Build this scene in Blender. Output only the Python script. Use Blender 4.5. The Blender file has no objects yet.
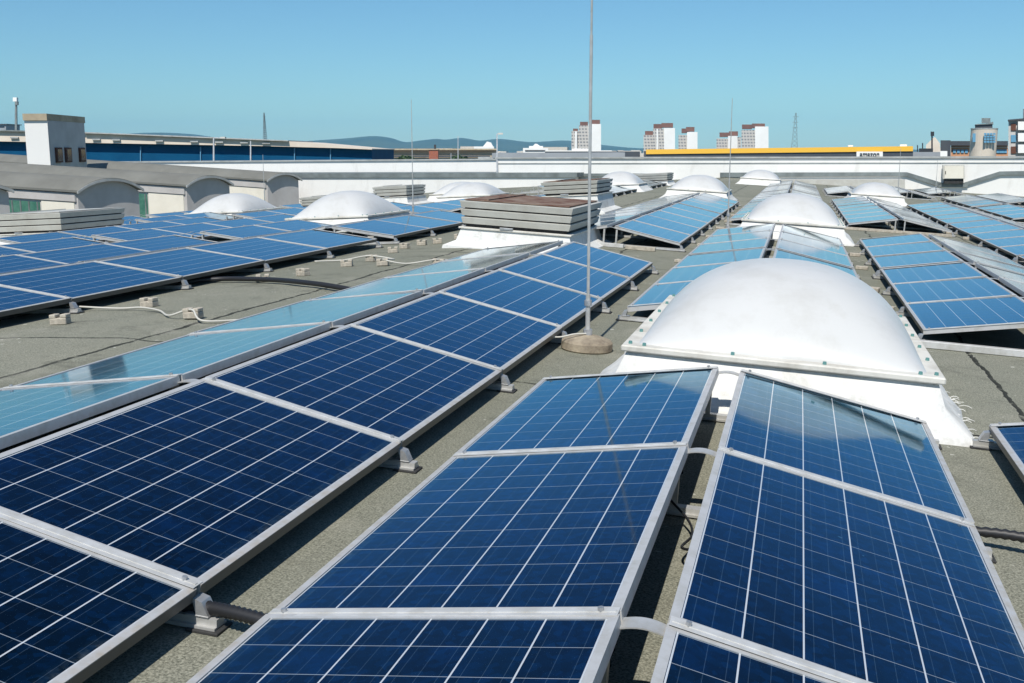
import bpy, bmesh, math, random
from math import sin, cos, tan, pi, radians
from mathutils import Vector, Matrix
random.seed(7)
S = bpy.context.scene
COL = S.collection
# ------------------------------------------------------------------ camera
FPX = 1065.1
CAM = Vector((.2623, -2.5107, 1.4111))
YAW = .2516
def basis(pit, roll):
    c, s = cos(YAW), sin(YAW)
    fw = Vector((-s*cos(pit), c*cos(pit), -sin(pit))); rt = Vector((c, s, 0)); up = rt.cross(fw)
    r = rt*cos(roll) + up*sin(roll); u = -rt*sin(roll) + up*cos(roll)
    return r, u, fw
def mat3(r, u, f): return Matrix((r, u, -f)).transposed()
BR = basis(.1868, .0583)      # camera axes seen from the roof's own (slightly sloping) frame
BG = basis(math.atan(190.5/FPX), 0)   # camera axes in the level world
camd = bpy.data.cameras.new('camera'); cam = bpy.data.objects.new('camera', camd); COL.objects.link(cam)
camd.sensor_width = 36; camd.lens = 36*FPX/1024; camd.clip_start = .05; camd.clip_end = 30000
cam.matrix_world = Matrix.Translation(CAM) @ mat3(*BG).to_4x4()
S.camera = cam
# ROOF maps the roof's own frame into the level world
ROOF = Matrix.Translation(CAM) @ (mat3(*BG) @ mat3(*BR).transposed()).to_4x4() @ Matrix.Translation(-CAM)
# ------------------------------------------------------------------ light
w = bpy.data.worlds.new('World'); S.world = w; w.use_nodes = True
nt = w.node_tree; nt.nodes.clear()
SUN = Vector((.0, -.74, 1.0)).normalized()
el = math.asin(SUN.z); az = math.atan2(SUN.x, SUN.y)
sky = nt.nodes.new('ShaderNodeTexSky'); sky.sky_type = 'NISHITA'; sky.sun_disc = False
sky.sun_elevation = el; sky.sun_rotation = az
sky.air_density = 1.0; sky.dust_density = .2; sky.ozone_density = 2.0; sky.altitude = 0
bgn = nt.nodes.new('ShaderNodeBackground'); bgn.inputs[1].default_value = .092
wo = nt.nodes.new('ShaderNodeOutputWorld')
grade = nt.nodes.new('ShaderNodeMix'); grade.data_type = 'RGBA'; grade.blend_type = 'MULTIPLY'; grade.inputs[0].default_value = 1
grade.inputs[7].default_value = (.56, .87, 1.03, 1)          # the photograph's cool colour balance
nt.links.new(sky.outputs[0], grade.inputs[6]); nt.links.new(grade.outputs[2], bgn.inputs[0]); nt.links.new(bgn.outputs[0], wo.inputs[0])
ld = bpy.data.lights.new('sun', 'SUN'); ld.energy = 4.4; ld.angle = radians(.53); ld.color = (1, .95, .87)
lo = bpy.data.objects.new('sun', ld); COL.objects.link(lo); lo.rotation_euler = SUN.to_track_quat('Z', 'Y').to_euler()
S.view_settings.view_transform = 'Standard'; S.view_settings.look = 'None'
S.view_settings.exposure = 0.14; S.view_settings.gamma = 1

# ------------------------------------------------------------------ materials
def new_mat(name, col, rough=.6, metal=0, spec=.5):
    m = bpy.data.materials.new(name); m.use_nodes = True
    b = m.node_tree.nodes['Principled BSDF']
    b.inputs['Base Color'].default_value = (*col, 1); b.inputs['Roughness'].default_value = rough
    b.inputs['Metallic'].default_value = metal; b.inputs['Specular IOR Level'].default_value = spec
    return m
class NB:
    def __init__(s, m): s.t = m.node_tree; s.b = s.t.nodes['Principled BSDF']
    def n(s, k, **kw):
        x = s.t.nodes.new(k)
        for a, v in kw.items(): setattr(x, a, v)
        return x
    def l(s, a, b): s.t.links.new(a, b)
    def math(s, op, a, b=None, c=None, clamp=False):
        x = s.n('ShaderNodeMath', operation=op, use_clamp=clamp)
        for i, v in enumerate((a, b, c)):
            if v is None: continue
            if hasattr(v, 'links'): s.l(v, x.inputs[i])
            else: x.inputs[i].default_value = v
        return x.outputs[0]
    def mix(s, f, a, b):
        x = s.n('ShaderNodeMix', data_type='RGBA')
        for i, v in ((0, f), (6, a), (7, b)):
            if hasattr(v, 'links'): s.l(v, x.inputs[i])
            elif i == 0: x.inputs[0].default_value = v
            else: x.inputs[i].default_value = (*v, 1)
        return x.outputs[2]
    def noise(s, vec, scale, detail=4, rough=.6):
        x = s.n('ShaderNodeTexNoise'); x.inputs['Scale'].default_value = scale
        x.inputs['Detail'].default_value = detail; x.inputs['Roughness'].default_value = rough
        if vec is not None: s.l(vec, x.inputs['Vector'])
        return x.outputs['Fac']
    def ramp(s, f, a, b):       # linear map a..b -> 0..1 clamped
        x = s.n('ShaderNodeMapRange'); s.l(f, x.inputs[0]); x.inputs[1].default_value = a; x.inputs[2].default_value = b
        return x.outputs[0]
    def bump(s, h, st, dist=.01):
        x = s.n('ShaderNodeBump'); x.inputs['Strength'].default_value = st; x.inputs['Distance'].default_value = dist
        s.l(h, x.inputs['Height']); s.l(x.outputs[0], s.b.inputs['Normal'])
    def obj(s): return s.n('ShaderNodeTexCoord').outputs['Object']
    def color(s, c): s.l(c, s.b.inputs['Base Color'])
def worn(name, c1, c2, scale=3, rough=.7, metal=0, lo=.4, hi=.65, spec=.4, bump=0, detail=6):
    m = new_mat(name, c1, rough, metal, spec); k = NB(m)
    n = k.noise(k.obj(), scale, detail, .65)
    k.color(k.mix(k.ramp(n, lo, hi), c1, c2))
    if bump: k.bump(k.noise(k.obj(), scale*8, 4), bump)
    return m
PW, PL = .99, 1.63            # photovoltaic module
def cell_material():
    m = new_mat('photovoltaic cells under glass', (.01, .03, .1), .12)
    k = NB(m); o = k.obj(); sp = k.n('ShaderNodeSeparateXYZ'); k.l(o, sp.inputs[0])
    px, py = (PW-.06)/6, (PL-.06)/10
    x = k.math('DIVIDE', k.math('ADD', sp.outputs[0], 3*px), px); y = k.math('DIVIDE', k.math('ADD', sp.outputs[1], 5*py), py)
    fx, fy = k.math('FRACT', x), k.math('FRACT', y)
    dx = k.math('ABSOLUTE', k.math('SUBTRACT', fx, .5)); dy = k.math('ABSOLUTE', k.math('SUBTRACT', fy, .5))
    lx = k.math('GREATER_THAN', dx, .5-.015); ly = k.math('GREATER_THAN', dy, .5-.0085)
    # three thin tabbing ribbons in every cell
    b = k.math('FRACT', k.math('MULTIPLY', fx, 3.0)); bb = k.math('LESS_THAN', k.math('ABSOLUTE', k.math('SUBTRACT', b, .5)), .016)
    ix, iy = k.math('FLOOR', x), k.math('FLOOR', y)
    oi = k.n('ShaderNodeObjectInfo'); cv = k.n('ShaderNodeCombineXYZ')
    k.l(ix, cv.inputs[0]); k.l(iy, cv.inputs[1]); k.l(k.math('MULTIPLY', oi.outputs['Random'], 91.7), cv.inputs[2])
    wn = k.n('ShaderNodeTexWhiteNoise', noise_dimensions='3D'); k.l(cv.outputs[0], wn.inputs[0])
    vo = k.n('ShaderNodeTexVoronoi'); vo.inputs['Scale'].default_value = 42
    va = k.n('ShaderNodeVectorMath', operation='ADD'); k.l(o, va.inputs[0]); k.l(cv.outputs[0], va.inputs[1]); k.l(va.outputs[0], vo.inputs['Vector'])
    sv = k.n('ShaderNodeSeparateColor'); k.l(vo.outputs['Color'], sv.inputs[0])
    base = k.mix(wn.outputs[0], (.007, .019, .026), (.010, .034, .048))
    base = k.mix(k.math('MULTIPLY', k.math('POWER', sv.outputs[0], 2.0), .9), base, (.010, .070, .135))
    pn = k.n('ShaderNodeVectorMath', operation='SCALE'); k.l(cv.outputs[0], pn.inputs[0]); pn.inputs['Scale'].default_value = .21
    po = k.n('ShaderNodeVectorMath', operation='ADD'); k.l(o, po.inputs[0]); k.l(pn.outputs[0], po.inputs[1])
    base = k.mix(k.math('MULTIPLY', k.ramp(k.noise(po.outputs[0], 3.2, 5, .7), .52, .74), .5), base, (.012, .11, .27))  # brighter blue crystal patches, with sun glints put into the colour
    base = k.mix(k.math('MULTIPLY', bb, .17), base, (.35, .42, .5))
    base = k.mix(k.math('MULTIPLY', ly, .42), base, (.62, .66, .7))
    base = k.mix(k.math('MULTIPLY', lx, .72), base, (.72, .75, .78))
    # dust that gathers along the module's low rim and in faint patches
    dn = k.noise(o, 2.2, 5, .7)
    rim = k.math('MULTIPLY', k.ramp(sp.outputs[0], PW/2-.07, PW/2-.02), k.ramp(k.noise(o, 30, 4), .35, .7))
    dust = k.math('ADD', k.math('MULTIPLY', k.ramp(dn, .45, .85), .012), k.math('MULTIPLY', rim, .45))
    base = k.mix(dust, base, (.30, .25, .18))
    sp2 = k.n('ShaderNodeVectorMath', operation='ADD'); k.l(o, sp2.inputs[0]); k.l(oi.outputs['Random'], sp2.inputs[1])
    base = k.mix(k.math('MULTIPLY', k.math('GREATER_THAN', k.noise(sp2.outputs[0], 16, 2, .5), .80), .6), base, (.6, .58, .5))
    k.color(base)
    # silicon under its blue anti-reflection film: coloured mirror-like reflection; the printed lines stay matt
    mask = k.math('MAXIMUM', k.math('MULTIPLY', bb, .3), k.math('MAXIMUM', lx, ly))
    k.l(k.math('MULTIPLY', k.math('SUBTRACT', 1.0, mask), k.math('SUBTRACT', .97, dust)), k.b.inputs['Metallic'])
    k.b.inputs['Specular Tint'].default_value = (.16, .62, .92, 1)
    k.b.inputs['Specular IOR Level'].default_value = .3; k.b.inputs['Coat Weight'].default_value = .75; k.b.inputs['Coat IOR'].default_value = 1.3; k.b.inputs['Coat Roughness'].default_value = .06
    k.l(k.math('ADD', k.math('MULTIPLY', dn, .14), k.math('MULTIPLY', wn.outputs[0], .03)), k.b.inputs['Roughness'])
    return m
def deck_material():
    m = new_mat('mineral bitumen felt', (.2, .19, .16), .95, 0, .2); k = NB(m); o = k.obj()
    sp = k.n('ShaderNodeSeparateXYZ'); k.l(o, sp.inputs[0])
    n1 = k.noise(o, .55, 6, .65); n2 = k.noise(o, 6, 5, .7); n3 = k.noise(o, 120, 3, .8)
    c = k.mix(k.ramp(n1, .35, .7), (.150, .158, .115), (.255, .248, .185))
    c = k.mix(k.math('MULTIPLY', k.ramp(n2, .5, .8), .5), c, (.33, .31, .25))
    c = k.mix(k.ramp(n3, .35, .75), k.mix(.6, c, (.03, .035, .03)), k.mix(.5, c, (.75, .73, .60)))
    # lapped sheets: seams each metre, run a little crooked; cross laps
    wob = k.math('MULTIPLY', k.math('SUBTRACT', k.noise(o, 1.3, 5, .6), .5), .22)
    sx = k.math('ADD', sp.outputs[0], wob)
    def seam(v, pitch, off, wd):
        f = k.math('FRACT', k.math('ADD', k.math('DIVIDE', v, pitch), off))
        return k.math('LESS_THAN', k.math('ABSOLUTE', k.math('SUBTRACT', f, .5)), wd/pitch/2)
    s1 = seam(sx, 1.87, .5+3.9/1.87, .034); s2 = seam(k.math('ADD', sp.outputs[1], wob), 6.9, .5-3.64/6.9, .030)
    br = k.ramp(k.noise(o, 9, 4), .3, .42)
    c = k.mix(k.math('MULTIPLY', k.math('MAXIMUM', s1, s2), br), c, (.022, .022, .02))
    sid = k.n('ShaderNodeCombineXYZ'); k.l(k.math('FLOOR', k.math('ADD', k.math('DIVIDE', sx, 1.87), 3.9/1.87)), sid.inputs[0]); k.l(k.math('FLOOR', k.math('DIVIDE', sp.outputs[1], 6.9)), sid.inputs[1])
    wn = k.n('ShaderNodeTexWhiteNoise', noise_dimensions='3D'); k.l(sid.outputs[0], wn.inputs[0])
    c = k.mix(k.math('MULTIPLY', wn.outputs[0], .38), c, (.13, .14, .105))
    c = k.mix(k.math('MULTIPLY', k.ramp(k.noise(o, 2.3, 7, .75), .54, .66), .55), c, (.10, .10, .08))
    c = k.mix(k.math('MULTIPLY', k.math('GREATER_THAN', k.noise(o, 11, 2, .5), .735), .7), c, (.6, .59, .52))
    # pale dried puddle marks
    c = k.mix(k.math('MULTIPLY', k.ramp(k.noise(o, 1.7, 3, .5), .6, .72), .22), c, (.42, .40, .34))
    k.color(c); k.bump(k.math('ADD', n3, k.math('MULTIPLY', n2, .8)), .5, .006)
    return m
M = {}
M['cells'] = cell_material(); M['deck'] = deck_material()
M['alu'] = worn('anodised aluminium', (.54, .54, .53), (.42, .41, .38), 9, .42, .35)
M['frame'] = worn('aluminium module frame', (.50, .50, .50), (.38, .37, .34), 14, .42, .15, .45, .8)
M['cover'] = worn('pale aluminium strip', (.60, .60, .59), (.48, .47, .44), 12, .45, .2)
M['rubber'] = worn('black rubber', (.02, .02, .02), (.05, .05, .05), 20, .8)
M['conduit'] = new_mat('black conduit', (.018, .018, .02), .5)
M['acryl'] = worn('opal acrylic', (.60, .60, .585), (.55, .55, .535), 1.2, .38, 0, .3, .8, .4)
def grime(mat, lo, hi, amt, colr, sc=2.0, stretch=(1, 1, 1)):
    k = NB(mat); old = k.b.inputs['Base Color'].links[0].from_socket; mp = k.n('ShaderNodeMapping'); k.l(k.obj(), mp.inputs[0]); mp.inputs['Scale'].default_value = stretch
    k.color(k.mix(k.math('MULTIPLY', k.ramp(k.noise(mp.outputs[0], sc, 7, .72), lo, hi), amt), old, colr))
grime(M['acryl'], .50, .8, .38, (.36, .34, .29), 2.6)
grime(M['acryl'], .60, .72, .25, (.40, .38, .33), 1.1, (3, 3, .5))
M['membrane'] = worn('painted white membrane', (.68, .68, .655), (.58, .565, .52), 2.4, .75, 0, .5, .8, .3, .8)
grime(M['membrane'], .52, .72, .5, (.28, .26, .21), 4)
M['flange'] = worn('cream upstand rim', (.66, .64, .58), (.42, .39, .33), 5, .6, 0, .45, .75)
M['teal'] = new_mat('teal bolt cap', (.10, .24, .23), .6)
M['steel'] = worn('zinc steel', (.50, .51, .52), (.36, .36, .36), 12, .45, .6)
M['concrete'] = worn('weathered concrete', (.40, .34, .25), (.16, .13, .10), 7, .95, 0, .35, .7, .2, .4)
M['block'] = worn('pale concrete block', (.50, .45, .37), (.30, .27, .22), 18, .9, 0, .4, .7, .2, .3)
M['whitecable'] = new_mat('white cable', (.55, .53, .47), .6)
M['greypaint'] = worn('pale grey sheet metal', (.56, .55, .50), (.48, .46, .41), 3, .55, .1)
M['darkslat'] = worn('dark vent slats', (.10, .105, .11), (.16, .16, .16), 6, .6)
M['rustmesh'] = worn('rusty felt lid', (.13, .065, .045), (.24, .18, .14), 3, .9, 0, .4, .6, .2, .3)
M['wall'] = worn('white render', (.80, .79, .76), (.72, .71, .68), .8, .85, 0, .5, .8, .2)
grime(M['wall'], .55, .8, .4, (.36, .34, .30), 1.2, (1, 1, .25))
M['coping'] = worn('grey coping', (.42, .43, .42), (.30, .31, .30), 1.5, .6)
M['flash'] = worn('dark grey flashing', (.20, .23, .23), (.13, .15, .15), 1.5, .6)
M['shedroof'] = worn('grey bitumen roof', (.205, .205, .185), (.15, .15, .135), .5, .95, 0, .35, .7, .2)
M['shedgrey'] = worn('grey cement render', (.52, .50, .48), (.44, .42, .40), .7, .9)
M['shedcream'] = worn('cream render', (.78, .74, .64), (.70, .66, .56), .8, .9)
M['greenglass'] = worn('green ribbed glazing', (.05, .16, .12), (.10, .24, .18), 2, .3)
M['brownwood'] = worn('brown timber', (.13, .05, .03), (.08, .035, .02), 3, .8)
M['tan'] = worn('tan fascia', (.45, .38, .27), (.33, .27, .19), 1, .9)
M['blue'] = worn('blue cladding', (.001, .060, .145), (.002, .072, .165), .3, .8, 0, .4, .6, .1)
M['fascia'] = worn('cream fascia', (.68, .60, .50), (.6, .52, .43), .3, .8)
M['darkgrey'] = worn('charcoal cladding', (.045, .05, .06), (.06, .065, .07), .2, .6)
M['midgrey'] = worn('grey roofing', (.30, .32, .34), (.24, .26, .28), .1, .8)
M['yellow'] = new_mat('yellow cladding', (.80, .45, .03), .5)
M['signwhite'] = new_mat('white sign', (.8, .8, .78), .5)
M['ink'] = new_mat('black lettering', (.02, .02, .02), .5)
M['brick'] = worn('red brick', (.35, .12, .07), (.26, .09, .06), 2, .9)
M['orange'] = worn('orange brick', (.55, .28, .15), (.45, .22, .12), .5, .9)
M['bluewin'] = new_mat('blue window', (.12, .30, .45), .35)
M['glass'] = new_mat('dark window', (.03, .04, .05), .1)
M['towerwhite'] = worn('white tower gable', (.80, .79, .76), (.72, .71, .68), .05, .9)
M['towerbrown'] = worn('brown tower roof', (.20, .09, .06), (.14, .07, .05), .1, .9)
M['leaf'] = worn('hedge leaf', (.04, .08, .025), (.07, .11, .04), 2, .8)
M['hill'] = worn('wooded hill', (.035, .06, .035), (.06, .085, .05), .003, 1, 0, .4, .6, .1)
M['land'] = worn('town ground', (.16, .16, .13), (.10, .12, .08), .01, 1, 0, .4, .6, .1)
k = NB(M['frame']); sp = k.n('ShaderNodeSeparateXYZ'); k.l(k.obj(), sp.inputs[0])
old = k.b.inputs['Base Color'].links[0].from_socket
dirt = k.math('MULTIPLY', k.math('GREATER_THAN', sp.outputs[0], PW/2-.0012), k.math('LESS_THAN', sp.outputs[2], -.003))  # shade of the low outer side, put into the frame colour
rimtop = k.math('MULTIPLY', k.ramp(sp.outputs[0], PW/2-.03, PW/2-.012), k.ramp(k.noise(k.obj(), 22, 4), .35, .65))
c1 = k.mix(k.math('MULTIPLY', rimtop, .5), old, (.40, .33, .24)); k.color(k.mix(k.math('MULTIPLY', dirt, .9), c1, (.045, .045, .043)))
def storeys_material():
    m = new_mat('tower facade with window rows', (.5, .48, .45), .8); k = NB(m); o = k.obj()
    sp = k.n('ShaderNodeSeparateXYZ'); k.l(o, sp.inputs[0])
    fz = k.math('FRACT', k.math('DIVIDE', sp.outputs[2], 2.9)); fx = k.math('FRACT', k.math('DIVIDE', k.math('ADD', sp.outputs[0], sp.outputs[1]), 3.4))
    a = k.math('MULTIPLY', k.math('LESS_THAN', fz, .5), k.math('LESS_THAN', fx, .62))
    k.color(k.mix(k.math('MULTIPLY', a, .8), (.50, .47, .43), (.12, .12, .13)))
    return m
M['storeys'] = storeys_material()

# ------------------------------------------------------------------ builders
def link(o, parent=None):
    COL.objects.link(o)
    if parent is not None: o.parent = parent
    return o
def tag(o, label=None, cat=None, group=None, kind=None):
    for k_, v in (('label', label), ('category', cat), ('group', group), ('kind', kind)):
        if v: o[k_] = v
    return o
def thing(name, mat4, label, cat, group=None):
    o = bpy.data.objects.new(name, None); link(o); o.empty_display_size = .2
    o.matrix_world = mat4; return tag(o, label, cat, group)
def mesh_obj(name, bm, mat, parent=None, matrix=None, smooth=False):
    bmesh.ops.recalc_face_normals(bm, faces=bm.faces)
    me = bpy.data.meshes.new(name); bm.to_mesh(me); bm.free()
    me.materials.append(M[mat])
    if smooth:
        for p in me.polygons: p.use_smooth = True
    o = bpy.data.objects.new(name, me); link(o, parent)
    if matrix is not None: o.matrix_world = matrix
    return o
def B(): return bmesh.new()
def box(bm, lo, hi, rot=None, bev=0):
    x0, y0, z0 = lo; x1, y1, z1 = hi
    v = [Vector((x, y, z)) for z in (z0, z1) for x, y in ((x0, y0), (x1, y0), (x1, y1), (x0, y1))]
    if rot is not None: v = [rot @ p for p in v]
    vs = [bm.verts.new(p) for p in v]
    fs = [bm.faces.new([vs[i] for i in f]) for f in ((0, 3, 2, 1), (4, 5, 6, 7), (0, 1, 5, 4), (1, 2, 6, 5), (2, 3, 7, 6), (3, 0, 4, 7))]
    if bev:
        es = list({e for f in fs for e in f.edges})
        bmesh.ops.bevel(bm, geom=es, offset=bev, segments=1, affect='EDGES')
    return bm
def tube(bm, pts, r, seg=8, rib=0, caps=True):
    pts = [Vector(p) for p in pts]; rings = []
    for i, p in enumerate(pts):
        d = (pts[min(i+1, len(pts)-1)] - pts[max(i-1, 0)]).normalized()
        a = d.cross(Vector((0, 0, 1)))
        if a.length < 1e-3: a = d.cross(Vector((1, 0, 0)))
        a.normalize(); b = a.cross(d).normalized()
        rr = (r[i] if isinstance(r, (list, tuple)) else r) * (1 + (rib if i % 2 else 0))
        rings.append([bm.verts.new(p + a*rr*cos(2*pi*j/seg) + b*rr*sin(2*pi*j/seg)) for j in range(seg)])
    for a, b in zip(rings, rings[1:]):
        for j in range(seg): bm.faces.new((a[j], a[(j+1) % seg], b[(j+1) % seg], b[j]))
    if caps: bm.faces.new(rings[0][::-1]); bm.faces.new(rings[-1])
    return bm
def spline(pts, n=8):
    P = [Vector(p) for p in pts]; P = [P[0]*2-P[1]] + P + [P[-1]*2-P[-2]]; out = []
    for i in range(1, len(P)-2):
        for j in range(n):
            t = j/n; a, b, c, d = P[i-1:i+3]
            out.append(.5*((2*b)+(c-a)*t+(2*a-5*b+4*c-d)*t*t+(3*b-a-3*c+d)*t**3))
    out.append(P[-2]); return out
def loft(bm, rings, close=True, caps=True):
    R = [[bm.verts.new(p) for p in r] for r in rings]; n = len(R[0])
    for a, b in zip(R, R[1:]):
        for j in range(n if close else n-1): bm.faces.new((a[j], a[(j+1) % n], b[(j+1) % n], b[j]))
    if caps: bm.faces.new(R[0][::-1]); bm.faces.new(R[-1])
    return bm
def T(x, y, z=0, rz=0): return ROOF @ Matrix.Translation((x, y, z)) @ Matrix.Rotation(rz, 4, 'Z')
# deck height in the roof frame: level bay, then falling away to the left
FOLD, FALL = -4.0, .11
DROP = -.04
def zdeck(x): return DROP if x > FOLD else DROP-FALL*(FOLD-x)
def slope(x): return math.atan(FALL) if x < FOLD else 0.0
def seat(x, y, rz=0):          # stand something square on the deck at x, y
    return ROOF @ Matrix.Translation((x, y, zdeck(x))) @ Matrix.Rotation(-slope(x), 4, 'Y') @ Matrix.Rotation(rz, 4, 'Z')

# ------------------------------------------------------------------ the roof deck and the land
bm = B(); xs = [-19.8, -16, -12, -8, -6, -5, -4.4, -4.0, -3.7, -3, -1, 1, 3, 6, 12, 34]; ys = [-9, -4, 0, 4, 8, 14, 22, 32, 46, 62.4]
g = [[bm.verts.new((x, y, zdeck(x) + (0 if x != -4.0 else -.008))) for x in xs] for y in ys]
for a, b in zip(g, g[1:]):
    for j in range(len(xs)-1): bm.faces.new((a[j], a[j+1], b[j+1], b[j]))
dk = mesh_obj('roof_deck', bm, 'deck', None, ROOF.copy()); tag(dk, kind='structure')
bm = B(); box(bm, (-60, -12, -5.4), (-19.8, 75, -4.6)); lw = mesh_obj('lower_roof', bm, 'deck', None, ROOF.copy()); tag(lw, kind='structure')
bm = B()
v = [bm.verts.new((sx*14000, -3000 if sy < 0 else 20000, -9)) for sx, sy in ((-1, -1), (1, -1), (1, 1), (-1, 1))]; bm.faces.new(v)
tag(mesh_obj('ground', bm, 'land'), kind='structure')

# ------------------------------------------------------------------ solar panels, built once and copied
ORD = 'nearest,second,third,fourth,fifth,sixth,seventh,eighth,ninth,tenth'.split(',')
LABELS = set()
def uniq(s):
    assert s not in LABELS, s
    assert 4 <= len(s.split()) <= 16, s
    LABELS.add(s); return s
def panel_proto():
    r = thing('solar_panel', Matrix(), None, 'solar panel')
    bm = B(); t, h = .026, .040; W, L = PW/2, PL/2
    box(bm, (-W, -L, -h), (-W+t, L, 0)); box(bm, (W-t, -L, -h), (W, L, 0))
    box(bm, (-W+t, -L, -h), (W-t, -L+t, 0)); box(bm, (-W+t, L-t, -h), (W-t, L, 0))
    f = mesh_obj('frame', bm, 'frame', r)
    bm = B(); box(bm, (-W+t, -L+t, -.012), (W-t, L-t, -.003)); c = mesh_obj('cell_sheet', bm, 'cells', r)
    bm = B(); box(bm, (-W+.06, -.07, -.034), (-W+.19, .07, -.0125), bev=.004); j = mesh_obj('junction_box', bm, 'rubber', r)
    return r
PROTO = panel_proto(); used = [False]
def panel(mat4, label, group):
    if not used[0]: used[0] = True; r = PROTO
    else:
        r = PROTO.copy(); COL.objects.link(r)
        for ch in PROTO.children:
            c = ch.copy(); COL.objects.link(c); c.parent = r
    r.matrix_world = mat4; tag(r, uniq(label), 'solar panel', group)
TILT = radians(10.2); CW = PW*cos(TILT); RG = .06; LOW = .045   # half gap at ridge, underside clearance at the low rim
def rail_proto(detail):
    """one cross rail under a pair of facing panels, seen in the joints"""
    r = thing('mounting_rail', Matrix(), None, 'mounting rail')
    xe = RG+CW
    bm = B(); box(bm, (-xe-.07, -.022, .012), (xe+.07, .022, .040)); box(bm, (-xe-.07, -.034, .008), (xe+.07, -.022, .018)); box(bm, (-xe-.07, .022, .008), (xe+.07, .034, .018))
    mesh_obj('base_rail', bm, 'alu', r)
    for s in (-1, 1):
        R = Matrix.Translation((s*(RG+CW/2), 0, .125+.5*PW*sin(TILT))) @ Matrix.Rotation(s*TILT, 4, 'Y')
        bm = B(); box(bm, (-PW/2+.004, -.025, .0010), (PW/2-.004, .025, .0030), R); box(bm, (-PW/2+.01, -.006, .0030), (PW/2-.01, .006, .0050), R)
        cv = mesh_obj('joint_strip', bm, 'cover', r)
        for xx in (-PW/2+.05, PW/2-.05):
            bm = B(); tube(bm, [R @ Vector((xx, 0, .005)), R @ Vector((xx, 0, .014))], .0085, 6); mesh_obj('bolt', bm, 'steel', cv)
        # clamp shoe at the low rim
        bm = B(); x0, x1 = sorted((s*(xe-.03), s*(xe+.045)))
        box(bm, (x0, -.026, .042), (x1, .026, .047), bev=.001)
        rr = [[Vector((s*(xe+.004), yy, .045)), Vector((s*(xe+.043), yy, .047)), Vector((s*(xe+.022), yy, .088)), Vector((s*(xe-.01), yy, .096))] for yy in (-.024, .024)]
        loft(bm, rr)
        mesh_obj('clamp_shoe', bm, 'steel', r)
        bm = B(); x0, x1 = sorted((s*(xe-.02), s*(xe+.085))); box(bm, (x0, -.045, 0), (x1, .045, .010), bev=.002); mesh_obj('rubber_pad', bm, 'rubber', r)
        zt = .125 + PW*sin(TILT) - .045
        bm = B(); x0, x1 = sorted((s*(RG+.02), s*(RG+.045))); box(bm, (x0, -.02, .042), (x1, .02, zt-.008)); mesh_obj('ridge_post', bm, 'alu', r)
    # curved strap over the ridge gap
    zt = .125 + PW*sin(TILT)
    bm = B(); rings = []
    for i in range(11):
        t = i/10; x = -RG-.004 + t*(2*RG+.008); z = zt-.030+.012*sin(pi*t)
        rings.append([Vector((x, -.032, z)), Vector((x, .032, z)), Vector((x, .032, z-.004)), Vector((x, -.032, z-.004))])
    loft(bm, rings); mesh_obj('ridge_strap', bm, 'alu', r, smooth=False)
    return r
RAIL = rail_proto(1); rused = [False]
def rail(mat4, label, parts=None):
    if not rused[0]: rused[0] = True; r = RAIL
    else:
        r = RAIL.copy(); COL.objects.link(r)
        for ch in RAIL.children:
            if parts and not any(ch.name.startswith(p) for p in parts): continue
            c = ch.copy(); COL.objects.link(c); c.parent = r
            for q in ch.children:
                d = q.copy(); COL.objects.link(d); d.parent = c
    r.matrix_world = mat4; tag(r, uniq(label), 'mounting rail', 'cross rails under the solar panels')
PITCH = 1.653
TEENS = 'eleventh,twelfth,thirteenth,fourteenth,fifteenth,sixteenth,seventeenth,eighteenth,nineteenth'.split(',')
TENS = ['', '', 'twenty', 'thirty', 'forty']
def ordn(i):
    n = i+1
    if n <= 10: return ORD[i]
    if n < 20: return TEENS[n-11]
    return TENS[n//10][:-1]+'ieth' if n % 10 == 0 else TENS[n//10]+'-'+('first' if n % 10 == 1 else ORD[n % 10-1])
def inview(m, a, b):
    for sx in (-1, -.5, 0, .5, 1):
        for sy in (-1, -.5, 0, .5, 1):
            p = m @ Vector((sx*a, sy*b, 0)) - CAM; z = p.dot(BG[2])
            if z > .05 and abs(p.dot(BG[0])/z) < 512/FPX and abs(p.dot(BG[1])/z) < 341.5/FPX: return True
    return False
def tent(xc, secs, lname, rname, both=True, jit=.0035, dz=0):
    zc = zdeck(xc); base = ROOF @ Matrix.Translation((xc, 0, zc+dz)) @ Matrix.Rotation(-slope(xc), 4, 'Y')
    kk = {1: 0, -1: 0}; hid = 0; kr = 0; hr = 0
    for y0, n in secs:
        for i in range(n):
            y = y0 + (i+.5)*PITCH
            for s in (-1, 1):
                if s < 0 and not both: continue
                nm = lname if s < 0 else rname
                zz = .125 + .5*PW*sin(TILT) + random.uniform(-.0015, .0015)
                # the module's own +x is its low rim on both sides
                m = base @ Matrix.Translation((s*(RG+CW/2), y, zz)) @ Matrix.Rotation(s*TILT + random.gauss(0, jit), 4, 'Y') @ Matrix.Rotation(random.gauss(0, jit*.7), 4, 'X')
                if s < 0: m = m @ Matrix.Rotation(pi, 4, 'Z')
                if inview(m, PW/2, PL/2): panel(m, f'{ordn(kk[s])} {nm}', 'blue solar panels set in long rows'); kk[s] += 1
                else: panel(m, f'{ordn(hid)} hidden {nm}', 'blue solar panels set in long rows'); hid += 1
        for i in range(n+1):
            y = y0 + i*PITCH + (.03 if i == 0 else (-.03 if i == n else 0))
            mr = base @ Matrix.Translation((0, y, 0))
            if inview(mr, RG+CW, .04): rail(mr, f'{ordn(kr)} aluminium cross rail under {RN[rname]}'); kr += 1
            else: rail(mr, f'aluminium cross rail under {RN[rname]}, {ordn(hr)} hidden one'); hr += 1
RN = {}
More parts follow.
